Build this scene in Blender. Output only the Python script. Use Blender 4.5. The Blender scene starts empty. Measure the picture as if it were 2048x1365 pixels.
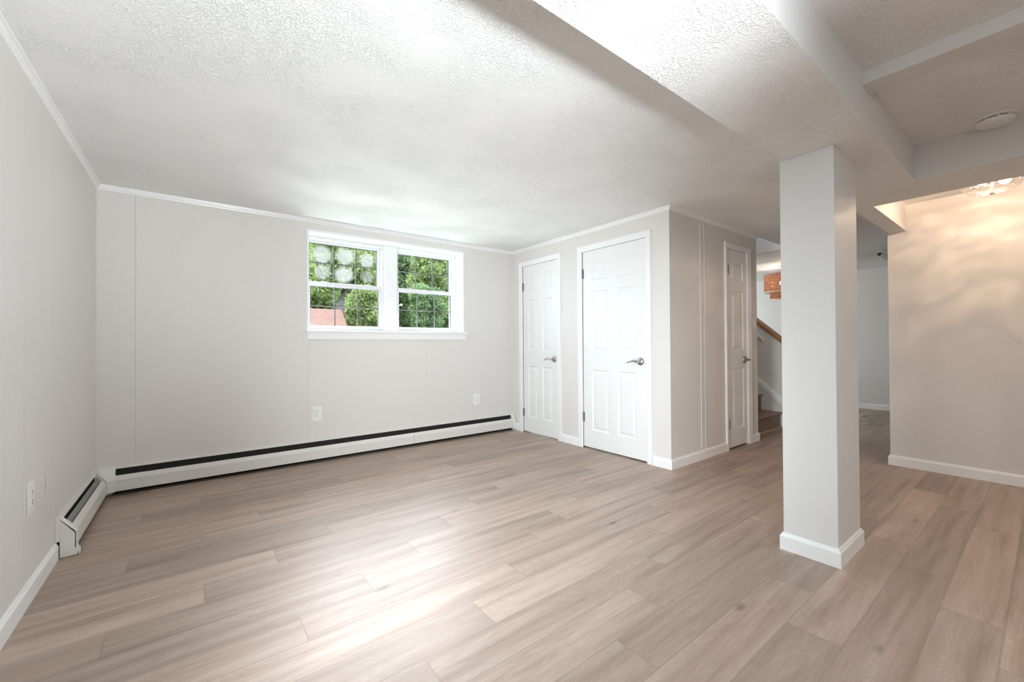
import bpy, bmesh, math, random
from mathutils import Vector, Matrix
random.seed(7)
C = bpy.context.scene.collection
scene = bpy.context.scene

# ------------------------------------------------------------------ camera
cam_data = bpy.data.cameras.new('camera')
cam_data.sensor_width = 36.0
cam_data.lens = 828.18 / 2048 * 36.0
cam_data.clip_start = 0.02
cam = bpy.data.objects.new('camera', cam_data)
C.objects.link(cam)
_y, _p, _r = math.radians(-37.458), math.radians(0.4345), math.radians(-0.3686)
fw = Vector((-math.sin(_y) * math.cos(_p), math.cos(_y) * math.cos(_p), math.sin(_p)))
rt = Vector((math.cos(_y), math.sin(_y), 0))
up = rt.cross(fw)
rt, up = rt * math.cos(_r) + up * math.sin(_r), -rt * math.sin(_r) + up * math.cos(_r)
M = Matrix((rt, up, -fw)).transposed().to_4x4()
M.translation = Vector((0.5314, -3.9538, 1.0196))
cam.matrix_world = M
scene.camera = cam

# ------------------------------------------------------------------ colour management
vs = scene.view_settings
vs.view_transform = 'Standard'
vs.look = 'None'
vs.gamma = 1
vs.use_curve_mapping = False
vs.exposure = 0.26
scene.cycles.use_denoising = True
scene.cycles.max_bounces = 12
scene.cycles.diffuse_bounces = 8
scene.cycles.transparent_max_bounces = 16
scene.cycles.caustics_reflective = False
scene.cycles.caustics_refractive = False
scene.cycles.sample_clamp_indirect = 6.0

# ------------------------------------------------------------------ world, sun and lights
W = bpy.data.worlds.new('sky')
scene.world = W
W.use_nodes = True
wn = W.node_tree.nodes
wl = W.node_tree.links
# overcast sky with an added bright patch, out of view, for the floor sheen
wtc = wn.new('ShaderNodeTexCoord')
wdt = wn.new('ShaderNodeVectorMath')
wdt.operation = 'DOT_PRODUCT'
wdt.inputs[1].default_value = Vector((0.31, 0.80, 0.51)).normalized()
wl.new(wtc.outputs['Generated'], wdt.inputs[0])
wmr = wn.new('ShaderNodeMapRange')
wmr.interpolation_type = 'SMOOTHSTEP'
wmr.inputs[1].default_value = 0.86
wmr.inputs[2].default_value = 0.97
wmr.inputs[3].default_value = 7.0
wmr.inputs[4].default_value = 31.0
wl.new(wdt.outputs['Value'], wmr.inputs[0])
bg = wn['Background']
bg.inputs['Color'].default_value = (0.84, 0.93, 1.06, 1)
wl.new(wmr.outputs[0], bg.inputs['Strength'])


def lamp(name, kind, loc, energy, color=(1, 1, 1), target=None, **kw):
    d = bpy.data.lights.new(name, kind)
    d.energy = energy
    d.color = color
    for k, v in kw.items():
        setattr(d, k, v)
    o = bpy.data.objects.new(name, d)
    C.objects.link(o)
    o.location = loc
    if target is not None:
        o.rotation_euler = (Vector(target) - Vector(loc)).to_track_quat('-Z', 'Y').to_euler()
    return o


# the photographer's flash, bounced off the ceiling from beside the camera
lamp('bounce_flash', 'SPOT', (0.95, -4.30, 1.22), 240, (0.87, 0.945, 1.0), target=(1.0, -2.95, 2.13),
     spot_size=math.radians(99), spot_blend=1.0, shadow_soft_size=0.09)
# added fill by the left wall, out of view, brightening doors and column
lamp('side_fill', 'SPOT', (0.10, -3.05, 0.75), 330, (0.87, 0.945, 1.0), target=(3.3, -0.70, 0.36),
     spot_size=math.radians(92), spot_blend=1.0, shadow_soft_size=0.30)
# invented cool fill behind the camera, there to lift the left wall
lamp('left_wall_fill', 'SPOT', (2.4, -5.7, 1.30), 150, (0.84, 0.93, 1.0), target=(0.0, -2.35, 0.85),
     spot_size=math.radians(58), spot_blend=1.0, shadow_soft_size=0.30)
# daylight thrown up by the pale ground just outside the high window
# unseen fill added behind the camera, high up and turned down to the floor
lamp('front_fill', 'SPOT', (0.25, -5.2, 1.85), 160, (0.78, 0.91, 1.0), target=(2.3, -3.3, 0.15),
     spot_size=math.radians(86), spot_blend=1.0, shadow_soft_size=0.30)
lamp('rear_fill', 'AREA', (0.9, -6.15, 1.05), 7, (0.88, 0.95, 1.0), target=(1.2, 0, 0.9),
     shape='RECTANGLE', size=1.4, size_y=1.5)  # soft fill added in front of the solid rear wall
lamp('daylight_window', 'AREA', (2.1, 0.62, 1.10), 30, (0.92, 0.97, 1.0), target=(2.1, -0.35, 2.05),
     shape='RECTANGLE', size=1.5, size_y=0.35)
# sky portal at the high window
prt = lamp('window_portal', 'AREA', (2.1, 0.33, 1.60), 1, target=(2.1, -1, 1.60), shape='RECTANGLE', size=1.6, size_y=0.9)
prt.data.cycles.is_portal = True
# daylight coming down the stairwell
lamp('daylight_stairwell', 'AREA', (5.65, -0.4, 4.4), 12, (0.9, 0.95, 1.0), target=(5.8, -1.6, 2.0), shape='RECTANGLE', size=0.7, size_y=1.5)
# daylight in the far room
lamp('daylight_far_room', 'AREA', (7.2, 1.7, 1.3), 90, (0.85, 0.93, 1.0), target=(7.9, -2.4, 0.8),
     shape='RECTANGLE', size=1.6, size_y=1.0)

# ------------------------------------------------------------------ materials
def new_mat(name):
    m = bpy.data.materials.new(name)
    m.use_nodes = True
    return m, m.node_tree.nodes, m.node_tree.links, m.node_tree.nodes['Principled BSDF']


def mix_rgb(n, l, fac, a, b, mode='MIX'):
    x = n.new('ShaderNodeMix')
    x.data_type = 'RGBA'
    x.blend_type = mode
    for sock, v in ((x.inputs[0], fac), (x.inputs[6], a), (x.inputs[7], b)):
        if hasattr(v, 'links'):
            l.new(v, sock)
        elif isinstance(v, (int, float)):
            sock.default_value = v
        else:
            sock.default_value = (*v, 1) if len(v) == 3 else v
    return x.outputs[2]


def simple(name, col, rough=0.5, metal=0.0, noise=0.03, nscale=12.0, bump=0.0, bscale=80.0, spec=0.5):
    m, n, l, b = new_mat(name)
    tc = n.new('ShaderNodeTexCoord')
    nz = n.new('ShaderNodeTexNoise')
    nz.inputs['Scale'].default_value = nscale
    nz.inputs['Detail'].default_value = 4
    l.new(tc.outputs['Object'], nz.inputs['Vector'])
    lo = [c * (1 - noise) for c in col]
    hi = [min(1, c * (1 + noise)) for c in col]
    l.new(mix_rgb(n, l, nz.outputs['Fac'], lo, hi), b.inputs['Base Color'])
    b.inputs['Roughness'].default_value = rough
    b.inputs['Metallic'].default_value = metal
    b.inputs['Specular IOR Level'].default_value = spec
    if bump:
        n2 = n.new('ShaderNodeTexNoise')
        n2.inputs['Scale'].default_value = bscale
        n2.inputs['Detail'].default_value = 5
        l.new(tc.outputs['Object'], n2.inputs['Vector'])
        bp = n.new('ShaderNodeBump')
        bp.inputs['Strength'].default_value = bump
        bp.inputs['Distance'].default_value = 0.003
        l.new(n2.outputs['Fac'], bp.inputs['Height'])
        l.new(bp.outputs[0], b.inputs['Normal'])
    return m


def wall_material():
    m, n, l, b = new_mat('wall_paint')
    tc = n.new('ShaderNodeTexCoord')
    mp = n.new('ShaderNodeMapping')
    mp.inputs['Scale'].default_value = (55, 55, 2.5)
    l.new(tc.outputs['Object'], mp.inputs['Vector'])
    nz = n.new('ShaderNodeTexNoise')
    nz.inputs['Scale'].default_value = 2.0
    nz.inputs['Detail'].default_value = 3
    l.new(mp.outputs[0], nz.inputs['Vector'])
    l.new(mix_rgb(n, l, nz.outputs['Fac'], (0.700, 0.680, 0.652), (0.730, 0.710, 0.682)), b.inputs['Base Color'])
    b.inputs['Roughness'].default_value = 0.42
    b.inputs['Specular IOR Level'].default_value = 0.35
    bp = n.new('ShaderNodeBump')
    bp.inputs['Strength'].default_value = 0.08
    bp.inputs['Distance'].default_value = 0.002
    l.new(nz.outputs['Fac'], bp.inputs['Height'])
    l.new(bp.outputs[0], b.inputs['Normal'])
    return m


def ceiling_material():
    m, n, l, b = new_mat('ceiling_stipple')
    tc = n.new('ShaderNodeTexCoord')
    warp = n.new('ShaderNodeTexNoise')
    warp.inputs['Scale'].default_value = 20
    warp.inputs['Detail'].default_value = 2
    l.new(tc.outputs['Object'], warp.inputs['Vector'])
    vm = n.new('ShaderNodeVectorMath')
    vm.operation = 'MULTIPLY_ADD'
    vm.inputs[1].default_value = (0.05, 0.05, 0.05)
    l.new(warp.outputs['Color'], vm.inputs[0])
    l.new(tc.outputs['Object'], vm.inputs[2])
    vo = n.new('ShaderNodeTexVoronoi')
    vo.feature = 'DISTANCE_TO_EDGE'
    vo.inputs['Scale'].default_value = 80
    l.new(vm.outputs[0], vo.inputs['Vector'])
    r = n.new('ShaderNodeValToRGB')
    r.color_ramp.elements[0].position = 0.0
    r.color_ramp.elements[0].color = (1, 1, 1, 1)
    r.color_ramp.elements[1].position = 0.14
    r.color_ramp.elements[1].color = (0, 0, 0, 1)
    l.new(vo.outputs['Distance'], r.inputs[0])
    patch = n.new('ShaderNodeTexNoise')
    patch.inputs['Scale'].default_value = 3.2
    patch.inputs['Detail'].default_value = 2
    l.new(tc.outputs['Object'], patch.inputs['Vector'])
    r2 = n.new('ShaderNodeValToRGB')
    r2.color_ramp.elements[0].position = 0.42
    r2.color_ramp.elements[0].color = (0.3, 0.3, 0.3, 1)
    r2.color_ramp.elements[1].position = 0.62
    l.new(patch.outputs['Fac'], r2.inputs[0])
    mu = n.new('ShaderNodeMath')
    mu.operation = 'MULTIPLY'
    l.new(r.outputs[0], mu.inputs[0])
    l.new(r2.outputs[0], mu.inputs[1])
    fine = n.new('ShaderNodeTexNoise')
    fine.inputs['Scale'].default_value = 60
    fine.inputs['Detail'].default_value = 4
    l.new(tc.outputs['Object'], fine.inputs['Vector'])
    ad = n.new('ShaderNodeMath')
    ad.operation = 'MULTIPLY_ADD'
    ad.inputs[1].default_value = 0.55
    l.new(fine.outputs['Fac'], ad.inputs[0])
    l.new(mu.outputs[0], ad.inputs[2])
    bp = n.new('ShaderNodeBump')
    bp.inputs['Strength'].default_value = 0.65
    bp.inputs['Distance'].default_value = 0.0035
    l.new(ad.outputs[0], bp.inputs['Height'])
    l.new(bp.outputs[0], b.inputs['Normal'])
    b.inputs['Base Color'].default_value = (0.86, 0.865, 0.86, 1)
    b.inputs['Roughness'].default_value = 0.55
    return m


def floor_material():
    m, n, l, b = new_mat('oak_planks')
    PW, PL, X0, Y0, ST = 0.162, 1.12, 1.402, -2.06, 0.28
    tc = n.new('ShaderNodeTexCoord')
    sp = n.new('ShaderNodeSeparateXYZ')
    l.new(tc.outputs['Object'], sp.inputs[0])

    def mth(op, a, b_=None, c=None):
        x = n.new('ShaderNodeMath')
        x.operation = op
        for i, v in enumerate((a, b_, c)):
            if v is None:
                continue
            if isinstance(v, (int, float)):
                x.inputs[i].default_value = v
            else:
                l.new(v, x.inputs[i])
        return x.outputs[0]
    yy = mth('DIVIDE', mth('SUBTRACT', sp.outputs[1], Y0), PW)
    row = mth('FLOOR', yy)
    fy = mth('SUBTRACT', yy, row)
    xx = mth('DIVIDE', mth('SUBTRACT', mth('SUBTRACT', sp.outputs[0], X0), mth('MULTIPLY', row, ST)), PL)
    idx = mth('FLOOR', xx)
    fx = mth('SUBTRACT', xx, idx)
    cb = n.new('ShaderNodeCombineXYZ')
    l.new(row, cb.inputs[0])
    l.new(idx, cb.inputs[1])
    wnz = n.new('ShaderNodeTexWhiteNoise')
    wnz.noise_dimensions = '3D'
    l.new(cb.outputs[0], wnz.inputs['Vector'])
    # grain coordinates, shifted per plank
    off = n.new('ShaderNodeVectorMath')
    off.operation = 'MULTIPLY_ADD'
    off.inputs[1].default_value = (37, 53, 0)
    l.new(wnz.outputs['Color'], off.inputs[0])
    l.new(tc.outputs['Object'], off.inputs[2])
    mp = n.new('ShaderNodeMapping')
    mp.inputs['Scale'].default_value = (0.9, 13, 1)
    l.new(off.outputs[0], mp.inputs['Vector'])
    g1 = n.new('ShaderNodeTexNoise')
    g1.inputs['Scale'].default_value = 1.4
    g1.inputs['Detail'].default_value = 7
    g1.inputs['Roughness'].default_value = 0.55
    g1.inputs['Distortion'].default_value = 0.35
    l.new(mp.outputs[0], g1.inputs['Vector'])
    mp2 = n.new('ShaderNodeMapping')
    mp2.inputs['Scale'].default_value = (9, 170, 1)
    l.new(off.outputs[0], mp2.inputs['Vector'])
    g2 = n.new('ShaderNodeTexNoise')
    g2.inputs['Scale'].default_value = 1.0
    g2.inputs['Detail'].default_value = 3
    l.new(mp2.outputs[0], g2.inputs['Vector'])
    # cathedral figure: distorted bands
    mp3 = n.new('ShaderNodeMapping')
    mp3.inputs['Scale'].default_value = (1.0, 6.0, 1)
    l.new(off.outputs[0], mp3.inputs['Vector'])
    wv = n.new('ShaderNodeTexNoise')
    wv.inputs['Scale'].default_value = 1.5
    wv.inputs['Detail'].default_value = 1.5
    wv.inputs['Distortion'].default_value = 0.6
    l.new(mp3.outputs[0], wv.inputs['Vector'])
    rings = mth('FRACT', mth('MULTIPLY', wv.outputs['Fac'], 22.0))
    rings = mth('ABSOLUTE', mth('SUBTRACT', rings, 0.5))
    r = n.new('ShaderNodeValToRGB')
    e = r.color_ramp.elements
    e[0].position = 0.24
    e[0].color = (0.245, 0.165, 0.118, 1)
    e[1].position = 0.74
    e[1].color = (0.510, 0.405, 0.335, 1)
    mid = e.new(0.48)
    mid.color = (0.405, 0.302, 0.238, 1)
    l.new(g1.outputs['Fac'], r.inputs[0])
    col = mix_rgb(n, l, mth('MULTIPLY', rings, 0.40), r.outputs[0], (0.24, 0.165, 0.115))
    col = mix_rgb(n, l, mth('MULTIPLY', mth('SUBTRACT', 0.66, g2.outputs['Fac']), 0.70), col, (0.22, 0.16, 0.12))
    # knots
    kn = n.new('ShaderNodeTexVoronoi')
    kn.voronoi_dimensions = '2D'
    kn.inputs['Scale'].default_value = 1.0
    kmp = n.new('ShaderNodeMapping')
    kmp.inputs['Scale'].default_value = (1.1, 2.6, 1)
    l.new(off.outputs[0], kmp.inputs['Vector'])
    kdn = n.new('ShaderNodeTexNoise')
    kdn.inputs['Scale'].default_value = 14
    kdn.inputs['Detail'].default_value = 3
    l.new(off.outputs[0], kdn.inputs['Vector'])
    kvm = n.new('ShaderNodeVectorMath')
    kvm.operation = 'MULTIPLY_ADD'
    kvm.inputs[1].default_value = (0.06, 0.06, 0)
    l.new(kdn.outputs['Color'], kvm.inputs[0])
    l.new(kmp.outputs[0], kvm.inputs[2])
    l.new(kvm.outputs[0], kn.inputs['Vector'])
    kr = n.new('ShaderNodeValToRGB')
    kr.color_ramp.elements[0].position = 0.006
    kr.color_ramp.elements[0].color = (1, 1, 1, 1)
    kr.color_ramp.elements[1].position = 0.05
    kr.color_ramp.elements[1].color = (0, 0, 0, 1)
    l.new(kn.outputs['Distance'], kr.inputs[0])
    ksp = n.new('ShaderNodeSeparateColor')
    l.new(kn.outputs['Color'], ksp.inputs[0])
    kst = mth('MULTIPLY', mth('MAXIMUM', mth('SUBTRACT', ksp.outputs[0], 0.55), 0.0), 1.7)
    col = mix_rgb(n, l, mth('MULTIPLY', kr.outputs[0], kst), col, (0.11, 0.08, 0.065))
    # tone of each plank
    tone = mth('MULTIPLY_ADD', wnz.outputs['Value'], 0.32, 0.82)
    hsv = n.new('ShaderNodeHueSaturation')
    l.new(col, hsv.inputs['Color'])
    l.new(tone, hsv.inputs['Value'])
    hsv.inputs['Saturation'].default_value = 1.0
    # seams
    ey = mth('MULTIPLY', mth('MINIMUM', fy, mth('SUBTRACT', 1.0, fy)), PW)
    ex = mth('MULTIPLY', mth('MINIMUM', fx, mth('SUBTRACT', 1.0, fx)), PL)
    ed = mth('MINIMUM', ex, ey)
    sr = n.new('ShaderNodeValToRGB')
    sr.color_ramp.elements[0].position = 0.0007
    sr.color_ramp.elements[0].color = (1, 1, 1, 1)
    sr.color_ramp.elements[1].position = 0.0017
    sr.color_ramp.elements[1].color = (0, 0, 0, 1)
    l.new(ed, sr.inputs[0])
    col = mix_rgb(n, l, mth('MULTIPLY', sr.outputs[0], 0.55), hsv.outputs[0], (0.20, 0.15, 0.12))
    l.new(col, b.inputs['Base Color'])
    l.new(mth('MULTIPLY_ADD', g2.outputs['Fac'], 0.10, 0.39), b.inputs['Roughness'])
    b.inputs['Specular IOR Level'].default_value = 0.75
    h = mth('MULTIPLY_ADD', sr.outputs[0], -0.5, mth('MULTIPLY', g2.outputs['Fac'], 0.35))
    bp = n.new('ShaderNodeBump')
    bp.inputs['Strength'].default_value = 0.25
    bp.inputs['Distance'].default_value = 0.002
    l.new(h, bp.inputs['Height'])
    l.new(bp.outputs[0], b.inputs['Normal'])
    return m


def glass_material(fog=False):
    m, n, l, b = new_mat('fogged_window_glass' if fog else 'window_glass')
    n.remove(b)
    out = n['Material Output']
    tr = n.new('ShaderNodeBsdfTransparent')
    tr.inputs['Color'].default_value = (0.95, 0.97, 0.96, 1)
    gl = n.new('ShaderNodeBsdfGlossy')
    gl.inputs['Roughness'].default_value = 0.02
    fr = n.new('ShaderNodeFresnel')
    fr.inputs['IOR'].default_value = 1.3
    mx = n.new('ShaderNodeMixShader')
    l.new(fr.outputs[0], mx.inputs[0])
    l.new(tr.outputs[0], mx.inputs[1])
    l.new(gl.outputs[0], mx.inputs[2])
    last = mx.outputs[0]
    if fog:
        # mist trapped between the panes: one soft round patch in each of the six lights
        tc = n.new('ShaderNodeTexCoord')
        sp = n.new('ShaderNodeSeparateXYZ')
        l.new(tc.outputs['UV'], sp.inputs[0])

        def mth(op, a, b_=None, c=None):
            x = n.new('ShaderNodeMath')
            x.operation = op
            for i, v in enumerate((a, b_, c)):
                if v is None:
                    continue
                if isinstance(v, (int, float)):
                    x.inputs[i].default_value = v
                else:
                    l.new(v, x.inputs[i])
            return x.outputs[0]
        nz = n.new('ShaderNodeTexNoise')
        nz.inputs['Scale'].default_value = 9
        nz.inputs['Detail'].default_value = 4
        l.new(tc.outputs['UV'], nz.inputs['Vector'])
        total = None
        spots = [(0.185, 0.72, .115, .23, 1.0), (0.52, 0.75, .125, .21, 1.0), (0.85, 0.70, .100, .20, .95),
                 (0.19, 0.27, .095, .18, .75), (0.50, 0.25, .125, .20, 1.0), (0.86, 0.25, .09, .15, .45)]
        for cx, cy, rx, ry, st in spots:
            dx = mth('DIVIDE', mth('SUBTRACT', sp.outputs[0], cx), rx * 1.22)
            dy = mth('DIVIDE', mth('SUBTRACT', sp.outputs[1], cy), ry * 1.15)
            dd = mth('SQRT', mth('ADD', mth('MULTIPLY', dx, dx), mth('MULTIPLY', dy, dy)))
            dd = mth('ADD', dd, mth('MULTIPLY', mth('SUBTRACT', nz.outputs['Fac'], 0.5), 0.5))
            mr = n.new('ShaderNodeMapRange')
            mr.inputs[1].default_value = 0.62
            mr.inputs[2].default_value = 1.15
            mr.inputs[3].default_value = st * 0.42
            mr.inputs[4].default_value = 0.0
            mr.interpolation_type = 'SMOOTHSTEP'
            l.new(dd, mr.inputs[0])
            total = mr.outputs[0] if total is None else mth('MAXIMUM', total, mr.outputs[0])
        df = n.new('ShaderNodeBsdfTranslucent')
        df.inputs['Color'].default_value = (0.27, 0.265, 0.26, 1)
        d2 = n.new('ShaderNodeBsdfDiffuse')
        d2.inputs['Color'].default_value = (0.84, 0.84, 0.84, 1)
        m2 = n.new('ShaderNodeMixShader')
        m2.inputs[0].default_value = 0.45
        l.new(df.outputs[0], m2.inputs[1])
        l.new(d2.outputs[0], m2.inputs[2])
        m3 = n.new('ShaderNodeMixShader')
        l.new(total, m3.inputs[0])
        l.new(last, m3.inputs[1])
        l.new(m2.outputs[0], m3.inputs[2])
        last = m3.outputs[0]
    l.new(last, out.inputs['Surface'])
    return m


def leaf_material(name, c1, c2):
    m, n, l, b = new_mat(name)
    out = n['Material Output']
    tc = n.new('ShaderNodeTexCoord')
    nz = n.new('ShaderNodeTexNoise')
    nz.inputs['Scale'].default_value = 2.2
    nz.inputs['Detail'].default_value = 6
    l.new(tc.outputs['Object'], nz.inputs['Vector'])
    col = mix_rgb(n, l, nz.outputs['Fac'], c1, c2)
    l.new(col, b.inputs['Base Color'])
    b.inputs['Roughness'].default_value = 0.55
    t = n.new('ShaderNodeBsdfTranslucent')
    l.new(col, t.inputs['Color'])
    mx = n.new('ShaderNodeMixShader')
    mx.inputs[0].default_value = 0.4
    l.new(b.outputs[0], mx.inputs[1])
    l.new(t.outputs[0], mx.inputs[2])
    l.new(mx.outputs[0], out.inputs['Surface'])
    return m


def wood_material(name, c1, c2, scale=(3, 40, 40), rough=0.4):
    m, n, l, b = new_mat(name)
    tc = n.new('ShaderNodeTexCoord')
    mp = n.new('ShaderNodeMapping')
    mp.inputs['Scale'].default_value = scale
    l.new(tc.outputs['Object'], mp.inputs['Vector'])
    nz = n.new('ShaderNodeTexNoise')
    nz.inputs['Scale'].default_value = 1.5
    nz.inputs['Detail'].default_value = 5
    nz.inputs['Distortion'].default_value = 0.6
    l.new(mp.outputs[0], nz.inputs['Vector'])
    l.new(mix_rgb(n, l, nz.outputs['Fac'], c1, c2), b.inputs['Base Color'])
    b.inputs['Roughness'].default_value = rough
    return m


def emit_material(name, col, strength):
    m, n, l, b = new_mat(name)
    b.inputs['Base Color'].default_value = (*col, 1)
    b.inputs['Emission Color'].default_value = (*col, 1)
    b.inputs['Emission Strength'].default_value = strength
    return m


def clear_glass():
    m, n, l, b = new_mat('pressed_glass')
    n.remove(b)
    out = n['Material Output']
    tc = n.new('ShaderNodeTexCoord')
    vo = n.new('ShaderNodeTexVoronoi')
    vo.inputs['Scale'].default_value = 34
    l.new(tc.outputs['Object'], vo.inputs['Vector'])
    bp = n.new('ShaderNodeBump')
    bp.inputs['Strength'].default_value = 0.9
    bp.inputs['Distance'].default_value = 0.01
    l.new(vo.outputs['Distance'], bp.inputs['Height'])
    tr = n.new('ShaderNodeBsdfTransparent')
    tr.inputs['Color'].default_value = (0.93, 0.92, 0.90, 1)
    gl = n.new('ShaderNodeBsdfGlossy')
    gl.inputs['Roughness'].default_value = 0.06
    l.new(bp.outputs[0], gl.inputs['Normal'])
    lw = n.new('ShaderNodeLayerWeight')
    lw.inputs['Blend'].default_value = 0.42
    l.new(bp.outputs[0], lw.inputs['Normal'])
    mx = n.new('ShaderNodeMixShader')
    l.new(lw.outputs['Facing'], mx.inputs[0])
    l.new(tr.outputs[0], mx.inputs[1])
    l.new(gl.outputs[0], mx.inputs[2])
    ts = n.new('ShaderNodeBsdfTranslucent')
    ts.inputs['Color'].default_value = (0.95, 0.93, 0.90, 1)
    m2 = n.new('ShaderNodeMixShader')
    m2.inputs[0].default_value = 0.008
    l.new(mx.outputs[0], m2.inputs[1])
    l.new(ts.outputs[0], m2.inputs[2])
    l.new(m2.outputs[0], out.inputs['Surface'])
    return m


def roof_material():
    m, n, l, b = new_mat('terracotta_shingle')
    tc = n.new('ShaderNodeTexCoord')
    br = n.new('ShaderNodeTexBrick')
    br.inputs['Scale'].default_value = 3
    br.inputs['Color1'].default_value = (0.112, 0.054, 0.035, 1)
    br.inputs['Color2'].default_value = (0.135, 0.068, 0.047, 1)
    br.inputs['Mortar'].default_value = (0.085, 0.040, 0.027, 1)
    br.inputs['Mortar Size'].default_value = 0.01
    l.new(tc.outputs['Object'], br.inputs['Vector'])
    l.new(br.outputs['Color'], b.inputs['Base Color'])
    b.inputs['Roughness'].default_value = 0.8
    return m


def woven_material():
    m, n, l, b = new_mat('woven_rattan')
    out = n['Material Output']
    tc = n.new('ShaderNodeTexCoord')
    nz = n.new('ShaderNodeTexNoise')
    nz.inputs['Scale'].default_value = 30
    nz.inputs['Detail'].default_value = 3
    l.new(tc.outputs['Object'], nz.inputs['Vector'])
    col = mix_rgb(n, l, nz.outputs['Fac'], (0.42, 0.20, 0.10), (0.92, 0.64, 0.44))
    l.new(col, b.inputs['Base Color'])
    b.inputs['Roughness'].default_value = 0.7
    t = n.new('ShaderNodeBsdfTranslucent')
    l.new(col, t.inputs['Color'])
    mx = n.new('ShaderNodeMixShader')
    mx.inputs[0].default_value = 0.62
    l.new(b.outputs[0], mx.inputs[1])
    l.new(t.outputs[0], mx.inputs[2])
    l.new(mx.outputs[0], out.inputs['Surface'])
    return m


WALL = wall_material()
CEIL = ceiling_material()
FLOOR = floor_material()
TRIM = simple('trim_white', (0.85, 0.855, 0.85), 0.32, noise=0.01)
DOOR = simple('door_white', (0.80, 0.81, 0.80), 0.35, noise=0.01)
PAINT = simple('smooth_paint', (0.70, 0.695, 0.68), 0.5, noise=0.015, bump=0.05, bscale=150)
HEAT = simple('heater_enamel', (0.70, 0.69, 0.66), 0.38, noise=0.05, nscale=9)
CAPM = simple('heater_cap', (0.74, 0.735, 0.71), 0.4, noise=0.02)
FIN = simple('aluminium_fins', (0.30, 0.30, 0.30), 0.45, metal=0.6, noise=0.15, nscale=40)
DARK = simple('heater_shade', (0.015, 0.012, 0.010), 0.8, noise=0.3)  # near-black colour that deepens the shade inside the heaters
NICKEL = simple('satin_nickel', (0.50, 0.48, 0.46), 0.25, metal=1.0, noise=0.06, nscale=30)
STEEL = simple('hinge_steel', (0.30, 0.29, 0.27), 0.4, metal=0.9, noise=0.1, nscale=60)
PLASTIC = simple('white_plastic', (0.83, 0.83, 0.81), 0.3, noise=0.01)
SLOT = simple('outlet_slot', (0.03, 0.03, 0.03), 0.6, noise=0.1)
VINYL = simple('window_vinyl', (0.74, 0.75, 0.76), 0.3, noise=0.01)
GRID = simple('grille_grey', (0.10, 0.105, 0.105), 0.45, noise=0.05)
GASKET = simple('gasket_dark', (0.03, 0.033, 0.033), 0.6, noise=0.1)
GLASS = glass_material()
FOG = glass_material(True)
LEAF_A = leaf_material('leaf_bright', (0.075, 0.125, 0.030), (0.330, 0.400, 0.140))
LEAF_B = leaf_material('leaf_deep', (0.038, 0.080, 0.032), (0.185, 0.260, 0.100))
BARK = wood_material('bark', (0.040, 0.037, 0.034), (0.11, 0.10, 0.095), (14, 14, 2), 0.9)
OAK = wood_material('oak_rail', (0.26, 0.11, 0.045), (0.44, 0.21, 0.09))
TREAD = wood_material('oak_tread', (0.17, 0.105, 0.068), (0.29, 0.195, 0.135), (4, 40, 4), 0.45)
NOSE = wood_material('oak_nosing', (0.42, 0.29, 0.19), (0.58, 0.42, 0.30), (4, 40, 4), 0.45)
ROOF = roof_material()
HOUSE = simple('house_siding', (0.22, 0.21, 0.2), 0.8, noise=0.05)
GRASS = simple('lawn', (0.05, 0.09, 0.03), 0.9, noise=0.35, nscale=4, bump=0.4, bscale=30)
WOVEN = woven_material()
PGLASS = clear_glass()
BULB = emit_material('bulb_glow', (1.0, 0.80, 0.58), 60)
BULBP = emit_material('pendant_glow', (1.0, 0.80, 0.60), 60)

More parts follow.
